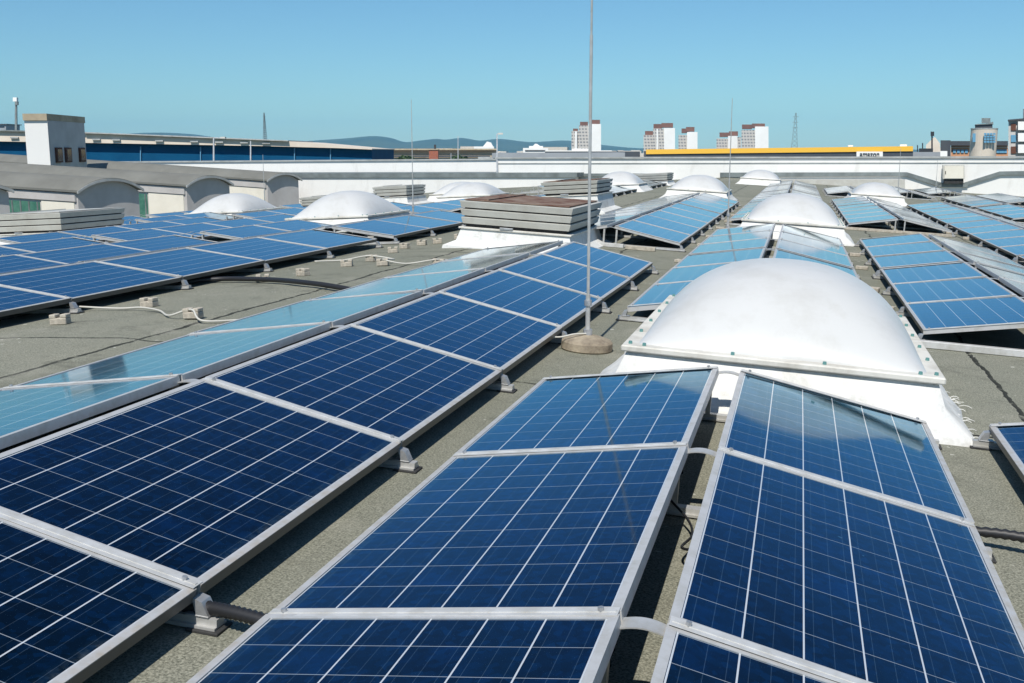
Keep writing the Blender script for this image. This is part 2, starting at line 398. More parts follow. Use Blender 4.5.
def run(xc, secs, row, both=True, **kw):
    L_ = f'solar panel on the left slope of {row}'; R_ = f'solar panel on the right slope of {row}'
    if not both: R_ = f'solar panel on the visible slope of {row}'
    RN[R_] = row; tent(xc, secs, L_, R_, both, **kw)
run(0, [(-1.653, 3), (6.35, 3), (11.42, 3), (19.7, 5), (28.1, 5), (37.2, 4), (45.5, 4)], 'the row broken by domes')
run(-2.335, [(-3.22, 8), (13.0, 5), (21.4, 4)], 'the row beside the mast')
run(2.39, [(-1.55, 3), (6.6, 3), (11.68, 3), (21.2, 5), (29.6, 3), (41.0, 4)], 'the row right of the domes')
run(4.70, [(7.3, 5), (15.65, 5), (24.1, 6), (44.5, 5)], 'the second row right of domes')
run(7.05, [(29.4, 4), (37.0, 5), (50.0, 4)], 'the rightmost row')
run(9.4, [(44.0, 5)], 'the short far right row')
run(-6.40, [(1.60, 6), (12.15, 3), (19.8, 5), (30, 4), (40, 5)], 'the front left row')
run(-8.45, [(-.35, 7), (11.9, 2), (19.6, 4), (35, 4)], 'the second left row', False)
run(-10.5, [(.1, 7), (12.1, 4), (20.2, 3), (42, 3)], 'the third left row', False)
run(-12.55, [(5.2, 4), (12.3, 4), (20.1, 3)], 'the fourth left row', False)
run(-14.6, [(19.3, 2), (26.5, 3)], 'the fifth left row', False)
run(-16.65, [(18.9, 2), (22.8, 3)], 'the leftmost row', False)

# ------------------------------------------------------------------ opal dome skylights
def dome(x, y, w_, d_, label, zr=.28, h=.47, bolts=True, ragged=False, grow=0):
    t = thing('dome_skylight', seat(x, y), uniq(label), 'skylight', 'white dome skylights on the roof')
    a, b = w_/2, d_/2
    # upstand wrapped in painted membrane, flaring to the deck
    def rect(hx, hy, z, n=9, wav=0):
        p = []
        for i in range(n): p.append(Vector((-hx+2*hx*i/n, -hy, z)))
        for i in range(n): p.append(Vector((hx, -hy+2*hy*i/n, z)))
        for i in range(n): p.append(Vector((hx-2*hx*i/n, hy, z)))
        for i in range(n): p.append(Vector((-hx, hy-2*hy*i/n, z)))
        if wav:
            for q in p: q.x += random.uniform(-wav, wav); q.y += random.uniform(-wav, wav)
        return p
    bm = B(); wv = .012 if ragged else 0
    rings = [rect(a+.20, b+.20, -.06, wav=wv*1.6), rect(a+.19, b+.19, .008, wav=wv*1.6), rect(a+.13, b+.13, .045, wav=wv), rect(a+.02, b+.02, .14, wav=wv*.4), rect(a-.03, b-.03, zr-.045)]
    loft(bm, rings); mesh_obj('curb', bm, 'membrane', t, smooth=True)
    bm = B(); box(bm, (-a, -b, zr-.038), (a, b, zr), bev=.008); mesh_obj('rim_frame', bm, 'flange', t)
    bm = B(); ai, bi = a-.085, b-.085; N = 40
    def zz(u, v_): return zr-.004 + h*max(0, (1-abs(u)**2.3)*(1-abs(v_)**2.3))**.72
    gr = [[bm.verts.new((ai*u, bi*v_, zz(u, v_))) for u in [sin(pi/2*(-1+2*i/N)) for i in range(N+1)]] for v_ in [sin(pi/2*(-1+2*j/N)) for j in range(N+1)]]
    for p, q in zip(gr, gr[1:]):
        for i in range(N): bm.faces.new((p[i], p[i+1], q[i+1], q[i]))
    mesh_obj('dome', bm, 'acryl', t, smooth=True)
    if bolts:
        pts = [(-a+.13+i*(2*a-.26)/3, s*(b-.045)) for i in range(4) for s in (-1, 1)] + [(s*(a-.045), -b+.07+i*(2*b-.14)/5) for i in range(6) for s in (-1, 1)]
        for px, py in pts:
            bm = B(); tube(bm, [(px, py, zr), (px, py, zr+.016)], [.013, .011], 6); mesh_obj('bolt_cap', bm, 'teal', t)
    return t
dome(.25, 4.72, 1.78, 2.36, 'big white dome skylight nearest the camera with teal bolt caps', ragged=True, h=.46, zr=.32)
dome(.23, 17.95, 1.78, 2.36, 'second white dome skylight directly behind the big nearest one', zr=.32)
dome(-2.62, 30.6, 1.78, 2.36, 'white dome skylight at the far end of the mast row', zr=.32, h=.42)
dome(-1.55, 51.5, 1.9, 2.4, 'small white dome skylight against the far wall, above the middle row', zr=.32, h=.4, bolts=False)
dome(2.9, 37.4, 1.78, 2.36, 'far white dome skylight right of the middle row', zr=.32, h=.4, bolts=False)
dome(-8.42, 17.6, 1.75, 2.3, 'white dome skylight among the left panels, nearer the lightning rod')
dome(-14.6, 24.0, 1.75, 2.3, 'white dome skylight at the left in front of the grey sheds')
dome(-9.9, 31.0, 1.8, 2.3, 'far white dome skylight peeping above the vent box, front one', zr=.28, h=.4, bolts=False)
dome(-11.9, 36.0, 1.8, 2.3, 'far white dome skylight just behind its twin by the lamp post', zr=.28, h=.4, bolts=False)
dome(-6.2, 37.6, 1.8, 2.3, 'distant low white dome skylight behind the smaller vent box', zr=.3, bolts=False)
# loose strips of painted fabric at the big curb's corner
bm = B()
for i in range(34):
    x = 1.28+random.uniform(-.03, .07); y = random.uniform(3.4, 4.7); a = random.uniform(-.6, .9); l_ = random.uniform(.02, .08)
    c0 = Vector((x, y, DROP+.006)); d0 = Vector((cos(a), sin(a), 0)); n0 = Vector((-sin(a), cos(a), 0))*random.uniform(.001, .004)
    rings = [[c0+d0*l_*t+n0*(1-t*.7)+Vector((0, 0, .012*sin(3*t))), c0+d0*l_*t-n0*(1-t*.7)+Vector((0, 0, .012*sin(3*t))), c0+d0*l_*t+Vector((0, 0, .003+.012*sin(3*t)))] for t in (0, .35, .7, 1)]
    loft(bm, rings)
tag(mesh_obj('fabric_scraps', bm, 'membrane', None, ROOF.copy()), 'torn white fabric threads beside the big nearest dome skylight', 'fabric scraps', kind='stuff')

# ------------------------------------------------------------------ box vents with stacked louvre lids
def vent(x, y, w_, d_, label, zc=.24, zt=.62, side='greypaint', lid='rustmesh', rz=0):
    t = thing('roof_vent', seat(x, y, rz), uniq(label), 'roof vent', 'box shaped roof vents')
    a, b = w_/2, d_/2
    def rect(hx, hy, z): return [Vector((-hx, -hy, z)), Vector((hx, -hy, z)), Vector((hx, hy, z)), Vector((-hx, hy, z))]
    bm = B(); loft(bm, [rect(a+.20, b+.20, -.05), rect(a+.19, b+.19, .012), rect(a+.05, b+.05, .08), rect(a, b, zc)]); mesh_obj('curb', bm, 'membrane', t)
    bm = B(); box(bm, (-a-.03, -b-.03, zc), (a+.03, b+.03, zc+.022), bev=.003); mesh_obj('curb_rim', bm, 'flange', t)
    bm = B(); box(bm, (-a+.05, -b+.05, zc+.022), (a-.05, b-.05, zc+.055)); mesh_obj('gasket', bm, 'rubber', t)
    H = (zt-zc-.055)/3.0
    for i in range(3):
        z0 = zc+.055+i*H; g_ = .012*i
        if i == 0:
            bm = B(); box(bm, (-a+.03, -b+.03, zc+.055), (a-.03, b-.03, zt-.01)); mesh_obj('core', bm, 'rubber', t)
        bm = B(); loft(bm, [rect(a-.015+g_, b-.015+g_, z0+.012), rect(a+.005+g_, b+.005+g_, z0+H*.82), rect(a+.005+g_, b+.005+g_, z0+H*.9), rect(a-.02, b-.02, z0+H*.93)])
        mesh_obj('louvre_tier', bm, side, t)
    bm = B(); box(bm, (-a+.02, -b+.02, zt), (a-.03, b-.03, zt+.012)); box(bm, (-a+.3, -b+.02, zt+.012), (-a+.36, b-.03, zt+.03)); mesh_obj('lid', bm, lid, t)
    bm = B(); box(bm, (-.20, -b-.045, zc+.024), (-.02, -b-.001, zc+.05), bev=.004); mesh_obj('latch', bm, 'steel', t)
    return t
vent(-3.34, 12.35, 1.5, 2.1, 'large grey slatted vent box with rust brown lid, behind the mast')
vent(-4.45, 21.2, 1.2, 1.9, 'smaller grey slatted vent box behind the large one', zc=.38, zt=.70)
vent(-14.85, 17.0, 1.8, 2.1, 'pale slatted vent box at the left edge before the sheds', zc=.18, zt=.60, lid='greypaint')
vent(-13.1, 27.6, 1.5, 2.2, 'pale vent box between two white domes at the left', zc=.2, zt=.5, lid='greypaint')
vent(-13.2, 33.0, 1.2, 1.9, 'small vent box beside the thin rod left of the centre', zc=.28, zt=.66, lid='greypaint')
vent(-6.3, 46.5, 1.9, 2.4, 'far pale vent box near the wall, left of the far dome', zc=.2, zt=.55, lid='greypaint')

# ------------------------------------------------------------------ lightning rods
def rod(x, y, h, label, r0=.017, base=True, zb=0):
    t = thing('lightning_rod', seat(x, y), uniq(label), 'lightning rod', 'lightning rods on round bases')
    R = Matrix.Rotation(slope(x), 4, 'Y') @ ROOF.to_3x3().transposed().to_4x4() if False else Matrix()
    if base:
        bm = B(); rings = []
        for rr, z in ((.175, 0), (.185, .01), (.183, .06), (.17, .075), (.10, .098), (.04, .11)):
            rings.append([Vector((rr*cos(2*pi*j/28)*(1+random.uniform(-.012, .012)), rr*sin(2*pi*j/28), z)) for j in range(28)])
        loft(bm, rings); mesh_obj('concrete_base', bm, 'concrete', t, smooth=False)
    # the rod stands plumb, whatever the deck does
    up = (t.matrix_world.to_3x3().inverted() @ Vector((0, 0, 1))).normalized()
    z0 = Vector((0, 0, .10))
    bm = B(); tube(bm, [z0, z0+up*(.30)], r0, 10); tube(bm, [z0+up*.30, z0+up*h*.38], r0*.66, 10); mesh_obj('lower_tube', bm, 'alu', t)
    bm = B(); tube(bm, [z0+up*h*.38, z0+up*h*.7, z0+up*h], [r0*.45, r0*.4, r0*.25], 8); mesh_obj('upper_rod', bm, 'alu', t)
    for ha, hb, rk in ((0, .05, 1.9), (.22, .26, 1.6)):
        bm = B(); tube(bm, [z0+up*ha, z0+up*hb], r0*rk, 8); mesh_obj('clamp', bm, 'steel', t)
    return t
rod(-1.09, 4.92, 5.5, 'tall lightning rod standing in front, rising out of the picture')
tag_r = rod(-.9, 17.2, 2.3, 'thin lightning rod on a concrete disc beside the second dome', r0=.02)
rod(-7.55, 18.9, 2.45, 'thin lightning rod rising right of the left white dome', r0=.02)
rod(-15.6, 27.6, 1.75, 'thin lightning rod before the last grey shed gable', r0=.022)
rod(4.0, 41.5, 1.9, 'short lightning rod beside the far right dome', r0=.025)
rod(6.9, 55.0, 1.9, 'lightning rod left of the wall cabinet', r0=.022)
def strand(name, pts, r, mat, label, cat, rib=0, n=8, seg=8):
    bm = B(); tube(bm, spline(pts, n), r, seg, rib)
    return tag(mesh_obj(name, bm, mat, None, ROOF.copy(), smooth=True), uniq(label), cat)
strand('earth_cable', [(-1.09, 4.90, .08), (-1.17, 4.84, .078), (-1.26, 4.80, .055), (-1.34, 4.78, .05)], .006, 'whitecable', 'short white cable from the tall front rod to the panels', 'cable')
def zd(x, y, dz=.02): return (x, y, zdeck(x)+dz)
strand('white_cable', [zd(-5.5, 5.0, .05), zd(-5.04, 5.03), zd(-4.78, 4.98, .03), zd(-4.53, 4.85, .02), zd(-4.25, 4.55), zd(-4.03, 4.50, .07), zd(-3.85, 4.36, .02), zd(-3.6, 4.58), zd(-3.3, 4.7, .03)], .008, 'whitecable', 'white cable over the two nearest blocks at the left', 'cable')
strand('white_cable', [zd(-5.2, 9.1, .03), zd(-4.92, 9.3), zd(-4.55, 9.2, .07), zd(-4.2, 9.1, .03), zd(-4.15, 8.64, .07), zd(-3.9, 8.7, .02), zd(-3.6, 8.95, .07), zd(-3.45, 9.3, .02)], .009, 'whitecable', 'white cable winding between blocks before the large vent box', 'cable')
strand('conduit', [zd(-5.6, 6.9, .04), zd(-5.3, 7.12, .04), zd(-4.83, 7.0, .04), zd(-4.5, 6.85, .04), zd(-4.19, 6.64, .04), zd(-3.85, 6.47, .04), zd(-3.4, 6.3, .04), zd(-3.1, 6.25, .04)],   .024, 'conduit', 'thick black conduit crossing the bare strip at the left', 'conduit')
strand('corrugated_conduit', [(-1.42, .10, .0), (-1.28, .09, .02), (-1.16, .07, .03), (-1.02, .05, .03), (-.85, .04, .02)], .017, 'conduit', 'black corrugated conduit under the nearest joint left of centre', 'conduit', rib=.3, n=14, seg=12)
strand('corrugated_conduit', [(.9, 1.80, .0), (1.15, 1.76, .03), (1.35, 1.72, .03), (1.6, 1.68, .02)], .017, 'conduit', 'black corrugated conduit at the right edge beside the cross rail', 'conduit', rib=.3, n=14, seg=12)
strand('thin_cable', [(-.13, 1.62, .05), (-.02, 1.45, .02), (.015, 1.28, .02), (-.005, 1.1, .035), (.07, .98, .08)], .005, 'conduit', 'thin black cable hanging in the ridge gap', 'cable')
strand('thin_cable', [(-.14, .12, .04), (-.05, .02, .02), (.02, -.05, .03), (.1, -.06, .07)], .005, 'conduit', 'thin black cable in the gap at the bottom edge', 'cable')
# cable blocks
BL = [(-5.01, 4.29, 'cable block at the far left, nearest one on the felt'), (-4.89, 5.26, 'cable block close to the front left row, alone'), (-4.03, 4.53, 'cable block under the white cable at the left'),
      (-4.82, 7.11, 'cable block with the black conduit passing it'), (-4.65, 7.66, 'cable block just beyond the black conduit'), (-4.58, 8.63, 'cable block nearest the panels by the second white cable'),
      (-4.53, 9.24, 'cable block leaning on the second white cable bend'), (-4.15, 8.64, 'cable block holding the second white cable, lower one'), (-4.75, 10.5, 'cable block left of the group before the vent'),
      (-4.85, 11.2, 'cable block first in the group before the vent'), (-4.80, 11.75, 'cable block in the middle of the group before the vent'), (-4.66, 12.0, 'cable block right in the group before the vent'), (-3.60, 8.95, 'low cable block where the second white cable ends'), (-4.62, 12.9, 'cable block touching the large vent box')]
for x, y, lb in BL:
    t = thing('cable_block', seat(x, y, random.uniform(-.5, .5)), uniq('small pale concrete '+lb), 'concrete block', 'concrete cable blocks on the felt')
    bm = B(); s_ = .92
    box(bm, (-.07*s_, -.045, .0), (.07*s_, .045, .05), bev=.006); mesh_obj('block', bm, 'block', t)
    for q in (-1, 1):
        bm = B(); x0, x1 = sorted((q*.018, q*.066)); box(bm, (x0, -.042, .050), (x1, .042, .078), bev=.005); mesh_obj('shoulder', bm, 'block', t)
# ballast stones and loose rail beams at the open ends of the rows
def beam(x0, x1, y, label, z=.02, hh=.035, mat='block'):
    bm = B(); box(bm, (x0, y-.035, DROP+.003), (x1, y+.035, DROP+.004+z+hh), bev=.004); tag(mesh_obj('ballast_beam', bm, mat, None, ROOF.copy()), uniq(label), 'beam', 'pale beams lying at the open row ends')
beam(1.25, 3.5, 6.50, 'long pale beam under the open end right of the big dome', mat='cover')
beam(-2.05, -1.62, 12.72, 'short pale block under the open end behind the mast row')
beam(-3.3, -2.1, 12.86, 'pale beam beside the large vent box at the open end', mat='cover')
beam(1.2, 3.4, 21.05, 'pale beam under the open end beside the second dome', mat='block')
beam(3.55, 4.1, 20.6, 'short pale beam between the two right rows')
# clutter pads along the low rims
k = 0
PADS = [(-1.12, 11.5), (-1.08, 14.2), (-1.1, 16.0), (-1.12, 18.4), (-1.1, 20.6), (-1.12, 23), (1.2, 7.4), (1.22, 8.6), (1.18, 10.1), (1.2, 12.6), (1.2, 14.6), (1.22, 22.5), (1.2, 25.0), (3.5, 12.2), (3.52, 14.6), (3.5, 17.4), (3.5, 22.2), (3.52, 26)]
for x, y in PADS:
    k += 1; side_ = 'between the mast row and the domes row' if x < 0 else ('just right of the domes row' if x < 2 else 'between the two right-hand rows')
    bm = B(); box(bm, (-.08, -.05, .002), (.08, .05, .035+random.uniform(0, .02)), bev=.006)
    cnt = [p for p in PADS[:k] if (p[0] < 0) == (x < 0) and (p[0] < 2) == (x < 2)]
    tag(mesh_obj('ballast_pad', bm, 'block', None, seat(x, y, random.uniform(-.4, .4))), uniq(f'{ordn(len(cnt)-1)} pale ballast stone on the felt {side_}'), 'ballast stone', 'pale ballast stones between the rows')
# ------------------------------------------------------------------ background placed by view ray and true distance
def ray(Bs, u, v): r, u_, f = Bs; return f + r*((u-512)/FPX) - u_*((v-341.5)/FPX)
def G(u, v, d): return CAM + ray(BG, u, v)*d                 # level world, depth d metres ahead
def RY(u, v, y):                                              # roof frame, on the plane y
    d = ray(BR, u, v); return CAM + d*((y-CAM.y)/d.y)
AWAY = Vector((-sin(YAW), cos(YAW), 0))
def slab(name, pts, d, thick, mat, parent=None, smooth=False):
    """prism whose front outline stands at depth d (number or (u0,d0,u1,d1)), real thickness behind it"""
    def dep(u):
        if not isinstance(d, tuple): return d
        u0, d0, u1, d1 = d; t = (u-u0)/(u1-u0); return 1/((1-t)/d0 + t/d1)
    P = [G(u, v, dep(u)) for u, v in pts]
    um = sum(p[0] for p in pts)/len(pts)
    dr = AWAY if (isinstance(d, tuple) or um < 512) else Vector((ray(BG, um, 150).x, ray(BG, um, 150).y, 0)).normalized()
    if parent is not None:
        mi = parent.matrix_world.inverted(); P = [mi @ p for p in P]; A = mi.to_3x3() @ (dr*thick)
    else: A = dr*thick
    bm = B(); loft(bm, [P, [p+A for p in P]]); return mesh_obj(name, bm, mat, parent)
def at_base(name, u, d, label, cat, group=None):
    p = G(u, 150, d); p.z = -9
    o = bpy.data.objects.new(name, None); link(o); o.matrix_world = Matrix.Translation(p); o.empty_display_size = 1
    return tag(o, uniq(label), cat, group)
def R4(u0, v0, u1, v1): return [(u0, v1), (u1, v1), (u1, v0), (u0, v0)]
def vfoot(d): return 150 + (CAM.z+9)/d*FPX*1.02
# far parapet wall, in the roof frame
YW = 62.0
def wallpoly(name, pts, y, thick, mat, parent):
    P = [ROOF @ RY(u, v, y) for u, v in pts]; A = ROOF.to_3x3() @ Vector((0, thick, 0)); mi = parent.matrix_world.inverted()
    bm = B(); loft(bm, [[mi @ p for p in P], [mi @ (p+A) for p in P]]); return mesh_obj(name, bm, mat, parent)
wl = thing('parapet_wall', ROOF @ Matrix.Translation((2, YW, 0)), 'long white parapet wall closing the roof at the far right', 'wall')
wallpoly('wall_face', [(497, 215), (1090, 215), (1090, 158), (497, 159)], YW, 1.2, 'wall', wl)
wallpoly('coping', [(495, 158.8), (1092, 157.7), (1092, 156.0), (495, 157.2)], YW-.10, 1.5, 'coping', wl)
wallpoly('ledge', [(497, 163.6), (1090, 162.8), (1090, 162.2), (497, 163)], YW-.05, .05, 'coping', wl)
for p in ([(497, 176.8), (648, 176.2), (648, 173.4), (497, 173.6)], [(720, 177.2), (907, 176), (907, 172.2), (720, 172.6)], [(907, 176), (938, 186), (943, 183), (907, 172.2)],
          [(938, 187), (968, 187), (968, 183), (938, 183)], [(962, 187), (1001, 175), (1000, 171.4), (960, 184)], [(1001, 175), (1090, 174), (1090, 170), (1000, 171.4)]):
    wallpoly('flashing', p, YW-.14, .14, 'flash', wl)
wallpoly('lower_step', [(650, 192), (905, 192), (905, 179.5), (650, 180.5)], YW-2.2, 2.2, 'greypaint', wl)
cb = thing('wall_cabinet', ROOF @ Matrix.Translation((7.6, YW-.6, 0)), 'cream metal cabinet fixed to the far white wall', 'cabinet')
wallpoly('cabinet_body', R4(943, 165, 964.5, 179), YW-.5, .34, 'greypaint', cb)
wallpoly('cabinet_door', R4(944.5, 166, 963.5, 178.4), YW-.53, .03, 'shedcream', cb)
wallpoly('handle', R4(945.2, 171, 945.9, 174), YW-.56, .03, 'rubber', cb)
wallpoly('cabinet_stand', R4(944, 179, 963.5, 183.5), YW-.42, .2, 'rubber', cb)  # plain black strip along the underside of the cabinet
wl2 = thing('parapet_wall', ROOF @ Matrix.Translation((-20, YW, 0)), 'stepped white parapet wall behind the sheds at the left', 'wall')
wallpoly('wall_face', [(95, 176), (497, 176), (497, 160), (95, 163)], YW+3, 1.0, 'wall', wl2)
wallpoly('coping', [(95, 163), (497, 160), (497, 158.6), (95, 161.5)], YW+2.9, 1.3, 'coping', wl2)
wallpoly('lower_wall', [(95, 215), (575, 215), (575, 177), (95, 178)], YW-2, 1.0, 'wall', wl2)
wallpoly('lower_coping', [(95, 178.2), (577, 177.2), (577, 172.8), (95, 173.6)], YW-2.1, 5, 'flash', wl2)
pb = thing('grey_plant_box', ROOF @ Matrix.Translation((10.2, 38, 0)), 'grey metal plant box at the right edge of the roof', 'plant box')
bm = B(); box(bm, (-.9, -1, 0), (1.6, 1, .86), bev=.02); mesh_obj('casing', bm, 'midgrey', pb)
bm = B(); box(bm, (-.96, -1.06, .86), (1.66, 1.06, .91)); mesh_obj('cover', bm, 'coping', pb)
bm = B(); box(bm, (-.7, -1.03, .12), (1.3, -1.0, .6)); mesh_obj('grille', bm, 'darkgrey', pb)

# ------------------------------------------------------------------ grey vaulted sheds at the left
def shed(ua, ub, vtop, vfl, label, deyaw=radians(14), length=26, cream=2.0):
    """gable end seen from px ua to ub on the plane x=-30 of the roof frame"""
    def bxg(u, v, x=-30):
        d = ray(BG, u, v); return CAM + d*((x-CAM.x)/d.x)
    a, b = bxg(ua, 200), bxg(ub, 200, -28.9); wd = (b-a).length; c = (a+b)/2
    ztop = bxg((ua+ub)/2, vtop).z; zev = bxg(ua, vfl).z
    ax = (b-a).normalized(); ax.z = 0; ax.normalize()
    rot = Matrix.Rotation(math.atan2(ax.y, ax.x), 4, 'Z')     # local x along the gable, +y away behind it
    t = thing('vaulted_shed', Matrix.Translation((c.x, c.y, 0)) @ rot, uniq(label), 'shed', 'grey vaulted sheds in a line')
    w2 = wd/2; zb = -4.6
    sh = -.62*length*0                                        # axis shear
    def prof(off, dz, n=14):
        pts = []
        for i in range(n+1):
            s = -1+2*i/n; pts.append((s*(w2+off), zev+dz+(ztop-zev)*(1-abs(s)**2.2)))
        return pts
    dirv = Vector((-.45, 1, 0))
    rise = .055*length
    ring0 = [Vector((x, 0, z)) for x, z in prof(0, 0)] + [Vector((w2, 0, zb)), Vector((-w2, 0, zb))]
    ring1 = [p+dirv*length+Vector((0, 0, rise if p.z > zb+.1 else 0)) for p in ring0]
    bm = B(); loft(bm, [ring0, ring1]); body = mesh_obj('gable_wall', bm, 'shedgrey', t)
    # roof shell with overhang
    o0 = [Vector((x, -.22, z)) for x, z in prof(.10, .02)]; o1 = [Vector((x, -.22, z)) for x, z in prof(.10, .12)][::-1]
    r0 = o0+o1; r1 = [p+Vector((0, .22, 0))+dirv*length+Vector((0, 0, rise)) for p in r0]
    bm = B(); loft(bm, [r0, r1]); mesh_obj('roof', bm, 'shedroof', t)
    e0 = [Vector((x, -.26, z)) for x, z in prof(.13, -.02)]; e1 = [Vector((x, -.26, z)) for x, z in prof(.13, .09)][::-1]
    bm = B(); loft(bm, [e0+e1, [p+Vector((0, .10, 0)) for p in e0+e1]]); mesh_obj('roof_edge', bm, 'coping', t)
    # side wall facing the light: cream panel by the gable, green ribbed window beyond
    def sidepoly(y0, y1, z0, z1, th):
        P = [Vector((-w2, 0, 0))+dirv*y+Vector((0, 0, z+rise*y/length)) for y, z in ((y0, z0), (y1, z0), (y1, z1), (y0, z1))]
        return [P, [p+Vector((-th, 0, 0)) for p in P]]
    bm = B(); loft(bm, sidepoly(.15, cream, zb+.1, zev-.42, .05)); mesh_obj('cream_wall', bm, 'shedcream', t)
    bm = B(); loft(bm, sidepoly(.05, length-.3, zev-.38, zev-.02, .10)); mesh_obj('eave_board', bm, 'shedgrey', t)
    bm = B(); loft(bm, sidepoly(cream+.1, 10.6, zb+.6, zev-.5, .04)); wn_ = mesh_obj('window', bm, 'greenglass', t)
    bm = B()
    for i in range(20): loft(bm, sidepoly(cream+.15+i*.38, cream+.2+i*.38, zb+.6, zev-.5, .07))
    mesh_obj('mullions', bm, 'flash', wn_)
    return t
shed(-52, 9, 185, 194, 'grey vaulted shed cut off by the left edge')
shed(78, 139, 180, 193, 'grey vaulted shed with long green window, second from the left edge', cream=1.6)
shed(187, 230, 177, 187, 'grey vaulted shed behind the left white dome', cream=2.0)
shed(268, 299, 174, 181.5, 'smallest grey vaulted shed, farthest right of the sheds', cream=2.4)

# stair tower behind the sheds
tw = at_base('stair_tower', 60, 62, 'white stair tower with three brown windows behind the grey sheds', 'tower')
D0, D1, DL = 60, 65.8, 60.15
def corner(u, v, d): return G(u, v, d)
def quadbox(name, c0, c1, c2, z0, z1, mat, parent, grow=0):
    """box on plan points c0 (left), c1 (front corner), c2 (right); z range"""
    c3 = c0+c2-c1; P = [c0, c1, c2, c3]; ctr = sum(P, Vector())/4
    P = [Vector((p.x, p.y, 0)) + (Vector((p.x-ctr.x, p.y-ctr.y, 0)).normalized()*grow) for p in P]
    mi = parent.matrix_world.inverted()
    bm = B(); loft(bm, [[mi @ Vector((p.x, p.y, z0)) for p in P], [mi @ Vector((p.x, p.y, z1)) for p in P]]); return mesh_obj(name, bm, mat, parent)
cA, cB, cC = G(26.5, 150, DL), G(49.5, 150, D0), G(86, 150, D1)
zt_ = G(49, 116, D0).z; quadbox('tower_body', cA, cB, cC, -9, zt_-.25, 'towerwhite', tw)
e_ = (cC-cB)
quadbox('grey_side', cB+e_*.002+Vector((.03, -.06, 0)), cB+e_*.002+Vector((.05, -.07, 0)), cC+Vector((.05, -.07, 0)), -8.9, zt_-.26, 'shedgrey', tw)  # thin grey skin: shade of the right face put into its colour
quadbox('parapet_cap', cA, cB, cC, zt_-.25, zt_+.12, 'tan', tw, .12)
n_ = Vector((e_.y, -e_.x, 0)).normalized()
for f0, f1 in ((.12, .27), (.37, .52), (.76, .91)):
    z0, z1 = G(60, 162.5, 61.5).z, G(60, 147.5, 61.5).z
    bm = B(); P = [cB+e_*f0, cB+e_*f1, cB+e_*f1+n_*.14, cB+e_*f0+n_*.14]; mi = tw.matrix_world.inverted()
    loft(bm, [[mi @ Vector((p.x, p.y, z0)) for p in P], [mi @ Vector((p.x, p.y, z1)) for p in P]]); fr = mesh_obj('window', bm, 'brownwood', tw)
    bm = B(); g0, g1 = f0+.02, f1-.02; P = [cB+e_*g0+n_*.14, cB+e_*g1+n_*.14, cB+e_*g1+n_*.155, cB+e_*g0+n_*.155]
    loft(bm, [[mi @ Vector((p.x, p.y, z0+.1)) for p in P], [mi @ Vector((p.x, p.y, z1-.1)) for p in P]]); mesh_obj('pane', bm, 'glass', fr)

# blue warehouse
bw = at_base('warehouse', 190, 190, 'long blue clad warehouse with cream fascia at the left', 'warehouse')
DW = (0, 150, 372, 160)
slab('blue_cladding', [(-60, 190), (372, 175), (372, 149), (260, 145.8), (105, 143), (-60, 140.2)], DW, 30, 'blue', bw)
slab('fascia', [(-60, 140.4), (105, 143.2), (260, 146), (340, 148.2), (372, 149.6), (372, 148.6), (362, 147.8), (288, 141.2), (107, 133.6), (-60, 129.6)], (0, 149, 372, 158.9), 31, 'fascia', bw)
slab('roof_edge', [(-60, 129.7), (84, 133), (84, 131.9), (-60, 128.4)], (0, 148.5, 372, 158.4), 20, 'flash', bw)
slab('roof_edge', [(84, 133.2), (107, 134), (200, 137.8), (288, 141.3), (288, 140.3), (200, 136.6), (84, 132)], (0, 148.4, 372, 158.3), 20, 'coping', bw)
for u in (40, 140, 200, 250, 294, 330):
    slab('downpipe', [(u, 170), (u+.8, 170), (u+.8, 145+u*.01), (u, 145+u*.01)], (0, 149.7, 372, 159.7), .3, 'bluewin', bw)
for i, u in enumerate((10, 92, 112, 155, 190, 215, 240, 262)):
    v = 137.5+u*.0215
    slab('vent_grille', R4(u, v-.7, u+8, v+.7), (0, 148.7, 372, 158.6), .3, 'coping', bw)
# beige low building behind, with chimney and hedges
bb = at_base('low_building', 430, 330, 'long low beige building between blue warehouse and lamp post', 'building')
slab('upper_wall', R4(372, 150, 497, 155.5), 330, 18, 'fascia', bb); slab('roof', R4(372, 148.6, 497, 150), 326, 24, 'tan', bb)
slab('lower_wall', R4(372, 155.5, 497, 190), 322, 10, 'tan', bb); slab('window_band', R4(385, 155.6, 490, 157.2), 321, .5, 'darkgrey', bb)
ch = at_base('brick_chimney', 433, 240, 'red brick chimney with a small black flue pipe', 'chimney')
slab('stack', R4(429, 149.8, 438, 190), 240, 2, 'brick', ch); slab('cap', R4(428.4, 149, 438.6, 149.9), 239.8, 2.4, 'tan', ch); slab('flue', R4(434, 144.6, 436, 149), 240.5, .5, 'ink', ch)
def shrubs(u0, u1, v0, v1, d, label, n=240):
    p0 = G((u0+u1)/2, v1, d)
    bm = B()
    for i in range(n):
        u = random.uniform(u0, u1); e2 = 1-((u-(u0+u1)/2)/((u1-u0)/2))**2
        v = v1-random.random()*(v1-v0)*(.4+.6*e2)*random.uniform(.7, 1.1); p = G(u, v, d+random.uniform(-2, 2))-p0
        s_ = random.uniform(.2, .5); nrm = Vector((random.uniform(-1, 1), random.uniform(-1, 1), random.uniform(-1, 1))).normalized()
        a_ = nrm.orthogonal().normalized()*s_; b_ = nrm.cross(a_)
        bm.faces.new([bm.verts.new(p+q) for q in (a_, b_, -a_, -b_*.7)])
    tag(mesh_obj('hedge', bm, 'leaf', None, Matrix.Translation(p0)), uniq(label), 'hedge', 'hedges before the low beige building')
